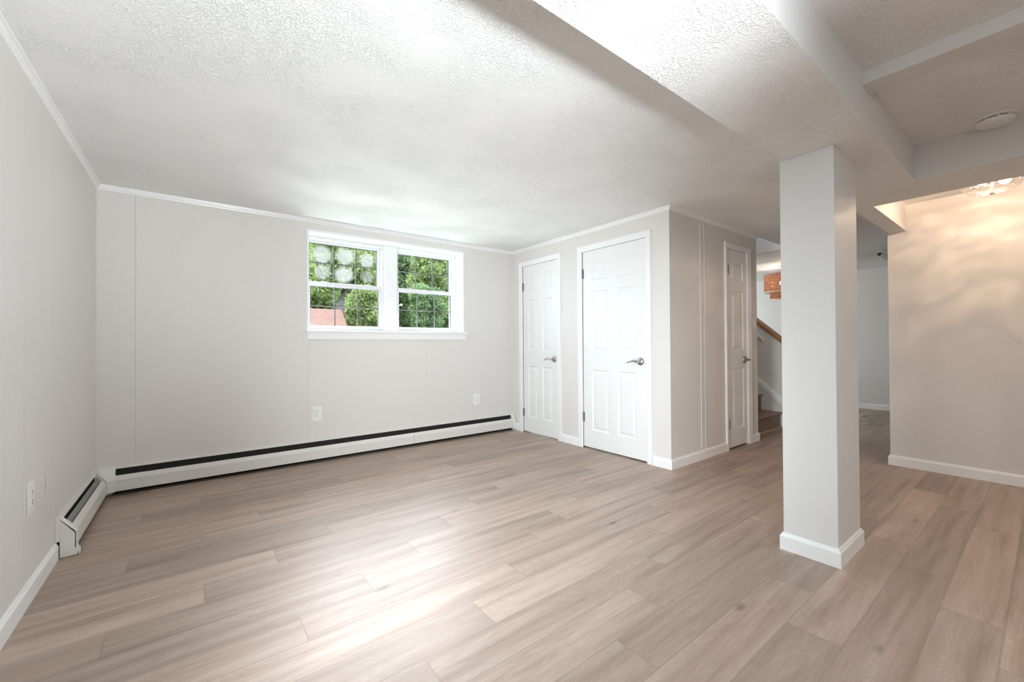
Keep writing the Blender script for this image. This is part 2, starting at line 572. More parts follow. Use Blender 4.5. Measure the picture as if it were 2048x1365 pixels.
# ------------------------------------------------------------------ mesh helpers
class MB:
    def __init__(s):
        s.v, s.f, s.m = [], [], []

    def add(s, verts, faces, mi=0):
        k = len(s.v)
        s.v += [tuple(p) for p in verts]
        s.f += [tuple(i + k for i in f) for f in faces]
        s.m += [mi] * len(faces)
        return s

    def box(s, x0, x1, y0, y1, z0, z1, mi=0):
        x0, x1 = min(x0, x1), max(x0, x1)
        y0, y1 = min(y0, y1), max(y0, y1)
        z0, z1 = min(z0, z1), max(z0, z1)
        v = [(x, y, z) for z in (z0, z1) for y in (y0, y1) for x in (x0, x1)]
        return s.add(v, [(0, 2, 3, 1), (4, 5, 7, 6), (0, 1, 5, 4), (2, 6, 7, 3), (0, 4, 6, 2), (1, 3, 7, 5)], mi)

    def prism(s, poly, axis, a, b, mi=0):
        # poly in the two other axes (in xyz order), extruded along axis from a to b
        def P(p, t):
            q = list(p)
            q.insert('xyz'.index(axis), t)
            return q
        n = len(poly)
        v = [P(p, a) for p in poly] + [P(p, b) for p in poly]
        f = [tuple(range(n)), tuple(range(2 * n - 1, n - 1, -1))]
        f += [(i, i + n, (i + 1) % n + n, (i + 1) % n) for i in range(n)]
        return s.add(v, f, mi)

    def sweep(s, path, prof, mi=0):
        # path: points (x, y); prof: closed polygon of (offset to the right of travel, z); mitred corners
        n, k = len(path), len(prof)
        rows = []
        for i in range(n):
            p = Vector(path[i])
            d0 = (p - Vector(path[i - 1])).normalized() if i > 0 else None
            d1 = (Vector(path[i + 1]) - p).normalized() if i < n - 1 else None
            n0 = Vector((d0.y, -d0.x)) if d0 is not None else None
            n1 = Vector((d1.y, -d1.x)) if d1 is not None else None
            if n0 is None:
                m = n1
            elif n1 is None:
                m = n0
            else:
                m = (n0 + n1)
                m = m / (m.length_squared / 2) if m.length_squared > 1e-9 else n0
            rows.append([(p.x + m.x * o, p.y + m.y * o, z) for o, z in prof])
        v = [q for r_ in rows for q in r_]
        f = []
        for i in range(n - 1):
            for j in range(k):
                a, b = i * k + j, i * k + (j + 1) % k
                f.append((a, b, b + k, a + k))
        f.append(tuple(range(k - 1, -1, -1)))
        f.append(tuple(range((n - 1) * k, n * k)))
        return s.add(v, f, mi)

    def lathe(s, prof, c=(0, 0, 0), axis='z', seg=32, mi=0):
        v, f = [], []
        k = len(prof)
        for i in range(seg):
            a = 2 * math.pi * i / seg
            for r_, h in prof:
                p = (r_ * math.cos(a), r_ * math.sin(a), h)
                if axis == 'y':
                    p = (p[0], -p[2], p[1])
                elif axis == 'x':
                    p = (p[2], p[0], p[1])
                v.append((p[0] + c[0], p[1] + c[1], p[2] + c[2]))
        for i in range(seg):
            for j in range(k - 1):
                a, b = i * k + j, ((i + 1) % seg) * k + j
                f.append((a, b, b + 1, a + 1))
        return s.add(v, f, mi)

    def tube(s, pts, radii, seg=10, mi=0, flat=1.0):
        v, f = [], []
        n = len(pts)
        pts = [Vector(p) for p in pts]
        for i, p in enumerate(pts):
            d = (pts[min(i + 1, n - 1)] - pts[max(i - 1, 0)]).normalized()
            a = d.cross(Vector((0, 0, 1)))
            if a.length < 1e-3:
                a = d.cross(Vector((0, 1, 0)))
            a.normalize()
            b = d.cross(a)
            r_ = radii[i] if isinstance(radii, (list, tuple)) else radii
            for j in range(seg):
                t = 2 * math.pi * j / seg
                v.append(tuple(p + a * math.cos(t) * r_ + b * math.sin(t) * r_ * flat))
        for i in range(n - 1):
            for j in range(seg):
                a, b = i * seg + j, i * seg + (j + 1) % seg
                f.append((a, b, b + seg, a + seg))
        f.append(tuple(range(seg)))
        f.append(tuple(range(n * seg - 1, (n - 1) * seg - 1, -1)))
        return s.add(v, f, mi)

    def build(s, name, mats, parent=None, loc=None, rotz=0.0, bevel=0.0, smooth=False, segs=2):
        me = bpy.data.meshes.new(name)
        me.from_pydata(s.v, [], s.f)
        if not isinstance(mats, (list, tuple)):
            mats = [mats]
        for m in mats:
            me.materials.append(m)
        me.polygons.foreach_set('material_index', s.m)
        bm = bmesh.new()
        bm.from_mesh(me)
        bmesh.ops.recalc_face_normals(bm, faces=bm.faces)
        bm.to_mesh(me)
        bm.free()
        o = bpy.data.objects.new(name, me)
        C.objects.link(o)
        if smooth:
            for p in me.polygons:
                p.use_smooth = True
            md = o.modifiers.new('edge', 'EDGE_SPLIT')
            md.split_angle = math.radians(40)
        if bevel:
            md = o.modifiers.new('bevel', 'BEVEL')
            md.width = bevel
            md.segments = segs
            md.limit_method = 'ANGLE'
            md.angle_limit = math.radians(40)
        if parent is not None:
            o.parent = parent
        if loc is not None:
            o.location = loc
        if rotz:
            o.rotation_euler.z = rotz
        return o


def tag(o, label, cat, group=None, kind=None):
    o['label'] = label
    o['category'] = cat
    if group:
        o['group'] = group
    if kind:
        o['kind'] = kind
    return o


def empty(name, loc=(0, 0, 0), rotz=0.0):
    o = bpy.data.objects.new(name, None)
    o.empty_display_size = 0.1
    C.objects.link(o)
    o.location = loc
    o.rotation_euler.z = rotz
    return o


def struct(o, label, cat):
    return tag(o, label, cat, kind='structure')


# ------------------------------------------------------------------ room dimensions
H = 2.130          # main ceiling
HB = 2.110         # ceiling of the bay on the right
BZ = 1.920         # underside of the beam and of the dropped soffit
XC, YC, XR = 3.578, -2.077, 5.198   # closet block
YS = -6.30         # rear wall
XW = 5.117         # hall wall
YW = -3.126
XF = 8.656         # far wall
XK = 6.10          # stair wall (knee wall)
YN = 2.0           # far end of the far room

# floor
mb = MB()
mb.box(-0.12, XF + 0.12, YS - 0.12, 0.10, -0.10, 0.0)
mb.box(XR - 0.1, XF + 0.12, 0.10, YN + 0.12, -0.10, 0.0)
struct(mb.build('floor', FLOOR), 'grey brown oak plank floor running through the room', 'floor')

# ceiling (main level, bay level, hall level, far room), leaving the stairwell open
mb = MB()
mb.box(-0.12, XR, -3.30, 0.12, H, H + 0.12)
mb.box(XR, XK, -3.30, YC, H, H + 0.12)
mb.box(XK + 0.1, XF + 0.12, YC, YN + 0.12, H, H + 0.12)
mb.box(XK, XF + 0.12, YS - 0.12, YC, H, H + 0.12)
mb.box(-0.12, 3.90, YS - 0.12, -3.30, HB, HB + 0.14)
mb.box(3.90, XK, YS - 0.12, -3.30, H, H + 0.12)
struct(mb.build('ceiling', CEIL), 'white stippled plaster ceiling over the whole room', 'ceiling')


def grooved(mb, axis, plane, out, u0, u1, z0, z1, gaps):
    # panelling sheet 6 mm proud of its backing, split by narrow grooves; axis is the direction the sheet runs in
    g = 0.0010
    cuts = [u0] + [q for q in sorted(gaps) if u0 < q < u1] + [u1]
    for a, b in zip(cuts[:-1], cuts[1:]):
        aa = a + (g / 2 if a != u0 else 0)
        bb = b - (g / 2 if b != u1 else 0)
        if axis == 'x':
            mb.box(aa, bb, plane, plane + out * 0.006, z0, z1)
        else:
            mb.box(plane, plane + out * 0.006, aa, bb, z0, z1)
    if axis == 'x':
        mb.box(u0, u1, plane + out * 0.008, plane + out * 0.12, z0, z1)
    else:
        mb.box(plane + out * 0.008, plane + out * 0.12, u0, u1, z0, z1)


WX0, WX1, WZ0, WZ1 = 1.318, 2.881, 1.150, 2.030      # window opening
mb = MB()
gaps = [0.198, 1.3195, 2.44]
grooved(mb, 'x', 0.0, 1, -0.12, WX0, 0, H, gaps)
grooved(mb, 'x', 0.0, 1, WX1, XC + 0.12, 0, H, gaps)
grooved(mb, 'x', 0.0, 1, WX0, WX1, 0, WZ0, gaps)
grooved(mb, 'x', 0.0, 1, WX0, WX1, WZ1, H, gaps)
mb.box(-0.12, WX0, 0.12, 0.30, 0, H)
mb.box(WX1, XC + 0.12, 0.12, 0.30, 0, H)
mb.box(WX0, WX1, 0.12, 0.30, 0, WZ0)
mb.box(WX0, WX1, 0.12, 0.30, WZ1, H)
struct(mb.build('wall_back', WALL), 'greige panelled wall holding the high window', 'wall')

mb = MB()
grooved(mb, 'y', 0.0, -1, YS, 0.0, 0, H, [-1.092, -1.501, -1.706])
struct(mb.build('wall_left', WALL), 'greige panelled wall on the left with vertical grooves', 'wall')

# closet wall (facing -x) with two door openings
A0, A1, AT = -0.189, -0.776, 1.921
B0, B1, BT = -1.128, -1.858, 1.924
mb = MB()
t = 0.10
for y0, y1, z0, z1 in ((0, A0, 0, H), (A0, A1, AT, H), (A1, B0, 0, H), (B0, B1, BT, H), (B1, YC, 0, H)):
    mb.box(XC, XC + t, y0, y1, z0, z1)
struct(mb.build('wall_closet', WALL), 'greige closet wall with two white doors', 'wall')
mb = MB().box(XC + 0.6, XC + 0.62, YC + 0.1, 0.1, 0, H)
struct(mb.build('wall_closet_inner', WALL), 'greige wall hidden inside the closets', 'wall')

# return wall (facing -y) with the narrow door
D0, D1, DT = 4.547, 4.962, 1.923
mb = MB()
for x0, x1, z0, z1 in ((XC + t, D0, 0, H), (D0, D1, DT, H), (D1, XR, 0, H)):
    mb.box(x0, x1, YC, YC + t, z0, z1)
mb.box(XR - t, XR, YC + t, YN, 0, 4.6)          # side of the closet block along the stairs
mb.box(XC + t, XR - t, YC + 0.6, YC + 0.62, 0, H)
struct(mb.build('wall_return', WALL), 'beige return wall of the closet block with narrow door', 'wall')

# batten strip on the return wall
mb = MB().box(4.052, 4.060, YC - 0.004, YC, 0.085, 2.10).box(4.060, 4.122, YC - 0.0015, YC, 0.085, 2.10)
mb.box(4.122, 4.130, YC - 0.004, YC, 0.085, 2.10)
struct(mb.build('trim_1', WALL, bevel=0.001), 'painted seam strip on the beige return wall', 'trim')

# stair wall: knee wall with sloping top, and the stairwell side above the ceiling
SL = 0.893
mb = MB()
yk = -2.03


def rail_z(y):
    return 1.000 + SL * (-1.997 - y) * -1
ytop = -1.997 + (H - 1.000) / SL
mb.prism([(yk, 0), (yk, rail_z(yk)), (ytop, H), (YN, H), (YN, 0)], 'x', XK, XK + 0.10)
mb.box(XK, XK + 0.10, YC, YN, H, 4.6)
struct(mb.build('wall_stair', WALL), 'greige knee wall rising along the staircase', 'wall')
mb = MB().box(XR - 0.1, XK + 0.1, YC - 0.02, YC, H + 0.12, 4.6).box(XR - 0.1, XK + 0.1, YN, YN + 0.1, 0, 4.6)
mb.box(XR - 0.1, XK + 0.1, YC, YN, 4.6, 4.7)
struct(mb.build('wall_stairwell', WALL), 'walls of the open stairwell above the stairs', 'wall')

# hall wall and far room
mb = MB().box(XW, XW + 0.12, YS, YW, 0, H)
struct(mb.build('wall_hall', WALL), 'beige hall wall lit by the glass ceiling lamp', 'wall')
mb = MB().box(XF, XF + 0.12, YS, YN + 0.12, 0, H).box(XK + 0.1, XF, YN, YN + 0.12, 0, H)
struct(mb.build('wall_far', WALL), 'grey wall at the end of the far room', 'wall')
mb = MB()
mb.box(-0.12, XF + 0.12, YS - 0.12, YS, 0, H)
struct(mb.build('wall_rear', WALL), 'greige wall behind the viewpoint', 'wall')
# beam with dropped soffit and header
COLX0, COLX1, COLY0, COLY1 = 2.842, 3.192, -3.3556, -3.136
YE = -3.497
XH, XO, OY = 3.7246, 4.118, -3.239
mb = MB()
mb.box(-0.05, XH, YE, COLY1, BZ, H + 0.02)
mb.box(XH, XO, YS, COLY1, BZ, H + 0.02)
mb.box(XO, XW + 0.12, OY, COLY1, BZ, H + 0.02)
bo = mb.build('beam', [CEIL, PAINT])
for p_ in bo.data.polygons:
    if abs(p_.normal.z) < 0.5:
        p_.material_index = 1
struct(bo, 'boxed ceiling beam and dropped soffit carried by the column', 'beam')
mb = MB().box(2.672, 2.785, YS, YE, 2.058, HB + 0.02)
struct(mb.build('beam_bay', PAINT, bevel=0.002), 'slim white painted beam crossing the bay ceiling', 'beam')

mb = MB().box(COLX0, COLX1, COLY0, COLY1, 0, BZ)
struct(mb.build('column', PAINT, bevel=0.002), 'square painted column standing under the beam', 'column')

# ------------------------------------------------------------------ baseboards, crown
BB = [(0, 0), (0.013, 0), (0.013, 0.066), (0.0105, 0.071), (0.0075, 0.074), (0.0055, 0.080), (0, 0.082)]


def baseboard(name, label, *paths):
    mb = MB()
    for p in paths:
        mb.sweep(p, BB)
    return struct(mb.build(name, TRIM), label, 'baseboard')


baseboard('baseboard_left', 'white baseboard along the left wall in front of heater', [(0, YS), (0, -1.048)])
baseboard('baseboard_closet', 'white baseboard between and beside the closet doors',
          [(XC, -0.005), (XC, A0 + 0.062)], [(XC, A1 - 0.056), (XC, B0 + 0.058)],
          [(XC, B1 - 0.056), (XC, YC), (D0 - 0.052, YC)])
baseboard('baseboard_return', 'short white baseboard right of the narrow door', [(D1 + 0.088, YC), (XR, YC), (XR, YC + 0.10)])
baseboard('baseboard_column', 'white baseboard wrapped around the column',
          [(COLX1, COLY1), (COLX0, COLY1), (COLX0, COLY0), (COLX1, COLY0), (COLX1, COLY1)])
baseboard('baseboard_hall', 'white baseboard below the warm hall wall',
          [(XW + 0.12, YW), (XW, YW), (XW, YS)][::1])
baseboard('baseboard_far', 'white baseboard at the foot of the far grey wall', [(XF, YN), (XF, YS)])

CR = [(0, H - 0.032), (0.004, H - 0.032), (0.006, H - 0.024), (0.012, H - 0.018), (0.014, H - 0.010), (0.022, H - 0.008), (0.024, H), (0, H)]
mb = MB().sweep([(0, -3.136), (0, 0), (XC, 0), (XC, YC), (XR, YC)], CR)
struct(mb.build('trim_crown', TRIM), 'thin white crown moulding under the ceiling', 'moulding')

# ------------------------------------------------------------------ doors
def panel_slab(w, z0, z1, panels, th=0.035):
    # moulded slab, front at y = 0 facing -y, panels as (x0, x1, za, zb)
    mb = MB()
    xs = sorted({0.0, w} | {p[0] for p in panels} | {p[1] for p in panels})
    zs = sorted({z0, z1} | {p[2] for p in panels} | {p[3] for p in panels})
    for i in range(len(xs) - 1):
        for j in range(len(zs) - 1):
            cx, cz = (xs[i] + xs[i + 1]) / 2, (zs[j] + zs[j + 1]) / 2
            if any(p[0] < cx < p[1] and p[2] < cz < p[3] for p in panels):
                continue
            mb.add([(xs[i], 0, zs[j]), (xs[i + 1], 0, zs[j]), (xs[i + 1], 0, zs[j + 1]), (xs[i], 0, zs[j + 1])], [(0, 1, 2, 3)])
    for x0, x1, a, b in panels:
        rings = [(0, 0), (0.004, 0.003), (0.012, 0.0085), (0.017, 0.0085), (0.040, 0.001)]
        prev = None
        for ins, dep in rings:
            cur = [(x0 + ins, dep, a + ins), (x1 - ins, dep, a + ins), (x1 - ins, dep, b - ins), (x0 + ins, dep, b - ins)]
            if prev:
                mb.add(prev + cur, [(k, (k + 1) % 4, (k + 1) % 4 + 4, k + 4) for k in range(4)])
            prev = cur
        mb.add(prev, [(0, 1, 2, 3)])
    mb.add([(0, 0, z0), (w, 0, z0), (w, 0, z1), (0, 0, z1), (0, th, z0), (w, th, z0), (w, th, z1), (0, th, z1)],
           [(4, 7, 6, 5), (0, 4, 5, 1), (3, 2, 6, 7), (0, 3, 7, 4), (1, 5, 6, 2)])
    return mb


def make_door(name, label, loc, rotz, w, top, panels, lever_x, lever_z, hinges, cl, cr, lever_mat=NICKEL, leaf=0.014):
    root = empty(name, loc, rotz)
    struct(root, label, 'door')
    o = panel_slab(w, 0.014, top, panels).build('door_panel', DOOR, root)
    o.location.y = 0.004
    # frame: jambs and casing
    mb = MB()
    g = 0.003
    ct = top + g
    prof = [(0, 0), (0.0, -0.009), (0.006, -0.012), (0.03, -0.014), (0.045, -0.016), (0.055, -0.014), (0.057, 0)]

    def cas(width, x_in, sign, ztop):
        s_ = width / 0.057
        poly = [(x_in + sign * p[0] * s_, p[1]) for p in prof]
        mb.prism(poly, 'z', 0, ztop)
    cas(cl, -g, -1, ct + 0.0005)
    cas(cr, w + g, 1, ct + 0.0005)
    # head with mitred look: plain run across the top
    poly = [(p[1], ct + p[0]) for p in prof]
    mb.prism(poly, 'x', -g - cl, w + g + cr)
    mb.box(-g - 0.018, -g, 0.0, 0.10, 0, ct)
    mb.box(w + g, w + g + 0.018, 0.0, 0.10, 0, ct)
    mb.box(-g, w + g, 0.0, 0.10, ct, ct + 0.018)
    mb.box(-g, 0.010, 0.042, 0.055, 0, ct)
    mb.box(w - 0.010, w + g, 0.042, 0.055, 0, ct)
    mb.build('door_frame', TRIM, root)
    for hz in hinges:
        hb = MB().lathe([(0, -0.045), (0.0062, -0.045), (0.0062, 0.045), (0, 0.045)], (0.0, -0.004, hz), seg=14)
        hb.lathe([(0, 0.045), (0.0045, 0.045), (0.0045, 0.050), (0, 0.051)], (0.0, -0.004, hz), seg=12)
        hb.box(-0.004, leaf, 0.0015, 0.0045, hz - 0.045, hz + 0.045)
        hb.build('hinge', STEEL, root)
    hd = empty('door_handle', (lever_x, 0.004, lever_z))
    hd.parent = root
    MB().lathe([(0.0, -0.0), (0.034, 0.0), (0.034, 0.004), (0.029, 0.011), (0.018, 0.015), (0.013, 0.017), (0.012, 0.045), (0, 0.045)],
               axis='y', seg=32).build('rose', lever_mat, hd, smooth=True)
    pts = [(0.008, -0.047, 0.0), (-0.012, -0.050, 0.001), (-0.035, -0.052, 0.006), (-0.060, -0.053, 0.004),
           (-0.085, -0.051, -0.004), (-0.105, -0.047, -0.010), (-0.118, -0.042, -0.011)]
    MB().tube(pts, [0.011, 0.0115, 0.0105, 0.009, 0.0078, 0.007, 0.004], 12, flat=0.8).build('lever', lever_mat, hd, smooth=True)
    MB().box(w - 0.0015, w + g, 0.004, 0.032, lever_z - 0.028, lever_z + 0.028).build('latch_plate', STEEL, root)
    return root


def six(c, rows):
    return [(a, b, z0, z1) for a, b in c for z0, z1 in rows]


rows = [(0.182, 0.767), (0.947, 1.527), (1.629, 1.812)]
make_door('door_1', 'narrower white six panel closet door beside the window wall corner', (XC, -0.192, 0), -math.pi / 2, 0.581, 1.917,
          six([(0.089, 0.247), (0.334, 0.492)], rows), 0.521, 0.857, (0.225, 1.683), 0.060, 0.052)
make_door('door_2', 'wider white six panel closet door nearest the wall corner', (XC, -1.131, 0), -math.pi / 2, 0.724, 1.920,
          six([(0.111, 0.308), (0.417, 0.613)], rows), 0.662, 0.862, (0.300, 1.707), 0.057, 0.052)
make_door('door_3', 'slim three panel white door on the beige return wall', (4.550, YC, 0), 0.0, 0.409, 1.919,
          six([(0.096, 0.340)], rows), 0.352, 0.848, (0.235, 1.720), 0.050, 0.085, leaf=0.042)

# ------------------------------------------------------------------ windows
mb = MB()
ow = 0.012
mb.box(WX0 - ow, WX0, -0.006, 0.0, WZ0, WZ1 + ow).box(WX1, WX1 + ow, -0.006, 0.0, WZ0, WZ1 + ow).box(WX0, WX1, -0.006, 0.0, WZ1, WZ1 + ow)
mb.box(WX0 - 0.001, WX0 + 0.008, -0.004, 0.30, WZ0, WZ1)
mb.box(WX1 - 0.004, WX1 + 0.001, -0.004, 0.30, WZ0, WZ1)
mb.box(WX0, WX1, -0.004, 0.30, WZ1 - 0.006, WZ1 + 0.001)
struct(mb.build('trim_window', TRIM, bevel=0.0015), 'thin white casing and deep reveal round the window pair', 'trim')
mb = MB()
mb.box(WX0 - 0.020, WX1 + 0.050, -0.034, 0.0, WZ0 - 0.016, WZ0 + 0.004)
mb.box(WX0, WX1, 0.0, 0.30, WZ0 - 0.016, WZ0 + 0.004)
mb.box(WX0 - 0.010, WX1 + 0.030, -0.014, 0.0, WZ0 - 0.078, WZ0 - 0.016)
struct(mb.build('trim_sill', TRIM, bevel=0.003), 'white window sill board with apron below', 'sill')
mb = MB().box(2.050, 2.178, 0.135, 0.28, WZ0, WZ1)
struct(mb.build('trim_mullion', TRIM, bevel=0.003), 'white post between the two windows', 'trim')


def sash(parent, name, x0, x1, z0, z1, y, fw_l, fw_r, fw_b, fw_t, glass, mv, mh):
    # a sash: frame with glass opening, grille and pane as its children
    gx0, gx1, gz0, gz1 = x0 + fw_l, x1 - fw_r, z0 + fw_b, z1 - fw_t
    mb = MB()
    d = 0.034
    mb.box(x0, gx0, y, y + d, z0, z1).box(gx1, x1, y, y + d, z0, z1)
    mb.box(gx0, gx1, y, y + d, z0, gz0).box(gx0, gx1, y, y + d, gz1, z1)
    s_ = mb.build(name, VINYL, parent, bevel=0.002)
    g = 0.0045
    mb = MB()
    e = 0.004
    for a in mv:
        xm = gx0 + (gx1 - gx0) * a
        mb.box(xm - g, xm + g, y + 0.014, y + 0.022, gz0, gz1)
    for a in mh:
        zm = gz0 + (gz1 - gz0) * a
        mb.box(gx0, gx1, y + 0.0135, y + 0.0225, zm - g, zm + g)
    mb.build('grille', GRID, s_)
    mb = MB()
    mb.box(gx0, gx0 + e, y + 0.008, y + 0.028, gz0, gz1).box(gx1 - e, gx1, y + 0.008, y + 0.028, gz0, gz1)
    mb.box(gx0, gx1, y + 0.008, y + 0.028, gz1 - e, gz1).box(gx0, gx1, y + 0.008, y + 0.028, gz0, gz0 + e * 0.5)
    mb.build('gasket', GASKET, s_)
    me = bpy.data.meshes.new('pane')
    me.from_pydata([(gx0, y + 0.025, gz0), (gx1, y + 0.025, gz0), (gx1, y + 0.025, gz1), (gx0, y + 0.025, gz1)], [], [(0, 1, 2, 3)])
    uv = me.uv_layers.new(name='UVMap')
    for k, c in enumerate(((0, 0), (1, 0), (1, 1), (0, 1))):
        uv.data[k].uv = c
    me.materials.append(glass)
    o = bpy.data.objects.new('pane', me)
    C.objects.link(o)
    o.parent = s_
    return s_


def make_window(name, label, x0, x1, fogged):
    root = empty(name, (0, 0, 0))
    struct(root, label, 'window')
    z0, z1 = WZ0 + 0.004, WZ1 - 0.006
    mb = MB()
    f = 0.020
    mb.box(x0, x0 + f, 0.150, 0.275, z0, z1).box(x1 - f, x1, 0.150, 0.275, z0, z1)
    mb.box(x0 + f, x1 - f, 0.150, 0.275, z1 - 0.026, z1).box(x0 + f, x1 - f, 0.150, 0.275, z0, z0 + 0.014)
    mb.build('window_frame', VINYL, root, bevel=0.002)
    mid = 1.594
    sash(root, 'upper_sash', x0 + f, x1 - f, mid - 0.018, z1 - 0.026, 0.212, 0.022, 0.030, 0.040, 0.022,
         FOG if fogged else GLASS, (0.345, 0.675), (0.5,))
    low = sash(root, 'lower_sash', x0 + f, x1 - f, z0 + 0.014, mid + 0.016, 0.170, 0.020, 0.030, 0.036, 0.040,
               GLASS, (0.345, 0.68), (0.5,))
    for fx in (0.22, 0.80):
        xm = x0 + (x1 - x0) * fx
        MB().box(xm - 0.024, xm + 0.024, 0.168, 0.186, mid + 0.016, mid + 0.022).build('lock', STEEL if not fogged else VINYL, low, bevel=0.002)
    return root


make_window('window_1', 'double hung window with fogged upper panes, nearer the left wall', 1.328, 2.052, True)
make_window('window_2', 'double hung window with clear panes, nearer the closet doors', 2.176, 2.876, False)

# ------------------------------------------------------------------ baseboard heaters
BACK = [(0, 0.012), (0, 0.193), (0.011, 0.193), (0.016, 0.176), (0.013, 0.174), (0.009, 0.187), (0.004, 0.187), (0.004, 0.012)]
COVER = [(0.063, 0.032), (0.063, 0.106), (0.058, 0.116), (0.044, 0.136), (0.041, 0.134), (0.055, 0.114), (0.059, 0.105), (0.059, 0.032)]
CAP = [(0, 0.004), (0, 0.1965), (0.012, 0.1965), (0.018, 0.179), (0.047, 0.140), (0.060, 0.120), (0.066, 0.108), (0.066, 0.028), (0.060, 0.004)]
hb = empty('baseboard_heater', (1.8, 0, 0))
tag(hb, 'long white baseboard heater under the window', 'heater', 'baseboard heaters')


def at_root(o, root):
    o.parent = root
    o.matrix_parent_inverse = Matrix.Translation(root.location).inverted()
    return o


def fins(mb, axis, a, b, pitch):
    n_ = int((b - a) / pitch)
    for i in range(n_):
        q = a + i * pitch
        if axis == 'x':
            mb.box(q, q + 0.001, -0.052, -0.012, 0.050, 0.112)
        else:
            mb.box(0.012, 0.052, q, q + 0.001, 0.050, 0.112)


at_root(MB().sweep([(0.05, 0), (3.53, 0)], BACK).build('back_panel', HEAT), hb)
at_root(MB().sweep([(0.085, 0), (2.274, 0)], COVER).build('front_cover', HEAT), hb)
at_root(MB().sweep([(2.2765, 0), (3.53, 0)], COVER).build('front_cover', HEAT), hb)
mb = MB()
fins(mb, 'x', 0.12, 3.50, 0.012)
mb.tube([(0.10, -0.032, 0.08), (3.52, -0.032, 0.08)], 0.011, 10)
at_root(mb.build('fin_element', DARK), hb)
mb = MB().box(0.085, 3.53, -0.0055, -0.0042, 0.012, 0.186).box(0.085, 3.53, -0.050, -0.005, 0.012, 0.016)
at_root(mb.build('shade_liner', DARK), hb)  # dark sheets adding to the shade behind and under the fins
at_root(MB().sweep([(3.525, 0), (3.566, 0)], CAP).build('end_cap', CAPM, bevel=0.003), hb)
# inside corner piece
CORN = [(o_, z_ + (0.0 if z_ < 0.05 else 0.001)) for o_, z_ in CAP[1:-1]] + [(0.060, 0.028), (0.004, 0.028)]
at_root(MB().sweep([(0.0, -0.095), (0.0, 0.0), (0.098, 0.0)], CORN).build('corner_cover', CAPM), hb)

hl = empty('baseboard_heater', (0, -0.55, 0))
tag(hl, 'short white baseboard heater on the left wall with a chipped end cap', 'heater', 'baseboard heaters')
at_root(MB().sweep([(0, -1.045), (0, -0.095)], BACK).build('back_panel', HEAT), hl)
at_root(MB().sweep([(0, -1.0), (0, -0.128)], COVER).build('front_cover', HEAT), hl)
mb = MB()
fins(mb, 'y', -0.99, -0.10, 0.010)
mb.tube([(0.032, -1.0, 0.08), (0.032, -0.10, 0.08)], 0.011, 10)
at_root(mb.build('fin_element', FIN), hl)
at_root(MB().sweep([(0, -1.0), (0, -0.10)], [(0.017, 0.150), (0.018, 0.151), (0.046, 0.117), (0.045, 0.116)]).build('damper', FIN), hl)
at_root(MB().box(0.0042, 0.0055, -1.03, -0.10, 0.012, 0.186).build('shade_liner', DARK), hl)  # dark sheet, shade put in as colour behind the fins
CAPL = [(0.014, 0.002), (0.014, 0.190), (0.020, 0.181), (0.048, 0.144), (0.064, 0.126), (0.071, 0.112), (0.072, 0.060), (0.078, 0.054), (0.079, 0.046), (0.086, 0.038),
        (0.086, 0.016), (0.079, 0.003), (0.074, 0.020), (0.072, 0.004)]
mb = MB()
mb.sweep([(0, -1.036), (0, -1.033)], CAPL)
mb.box(0.001, 0.014, -1.047, -1.0305, 0.084, 0.1925)
mb.sweep([(0, -1.036), (0, -0.985)], [(0.012, 0.190), (0.018, 0.182), (0.048, 0.145), (0.066, 0.121), (0.069, 0.112), (0.069, 0.040), (0.066, 0.040), (0.066, 0.111), (0.046, 0.141), (0.014, 0.185)])
at_root(mb.build('end_cap', CAPM), hl)

# ------------------------------------------------------------------ outlets, switch, plates
def make_outlet(label, loc, rotz, decora=False):
    root = empty('wall_outlet', loc, rotz)
    tag(root, label, 'outlet', 'wall outlets')
    w_, h_ = 0.040, 0.064
    MB().box(-w_, w_, -0.006, 0, -h_, h_).build('plate', PLASTIC, root, bevel=0.0025)
    if decora:
        rc = MB().box(-0.0175, 0.0175, -0.0085, -0.006, -0.036, 0.036).build('receptacle', PLASTIC, root, bevel=0.001)
        MB().box(-0.0188, -0.0176, -0.0068, -0.0058, -0.037, 0.037).build('seam', SLOT, rc)
    else:
        mb = MB()
        for s_ in (-1, 1):
            pts = [(0.0165 * math.cos(a), s_ * 0.0205 + max(-0.0135, min(0.0135, 0.0165 * math.sin(a)))) for a in [2 * math.pi * k / 28 for k in range(28)]]
            mb.prism(pts, 'y', -0.0082, -0.006)
        rc = mb.build('receptacle', PLASTIC, root)
    for s_ in (-1, 1):
        mb = MB()
        zc = s_ * 0.0195
        mb.box(-0.0075, -0.0050, -0.0089, -0.0080, zc + 0.001, zc + 0.010)
        mb.box(0.0050, 0.0072, -0.0089, -0.0080, zc + 0.001, zc + 0.009)
        mb.lathe([(0, 0.0080), (0.0030, 0.0080), (0.0030, 0.0089), (0, 0.0089)], (0, 0, zc - 0.007), axis='y', seg=12)
        mb.build('slot', SLOT, rc)
    if not decora:
        MB().lathe([(0, 0.006), (0.003, 0.006), (0.0026, 0.0073), (0, 0.0076)], axis='y', seg=12).build('screw', NICKEL, root)
    return root


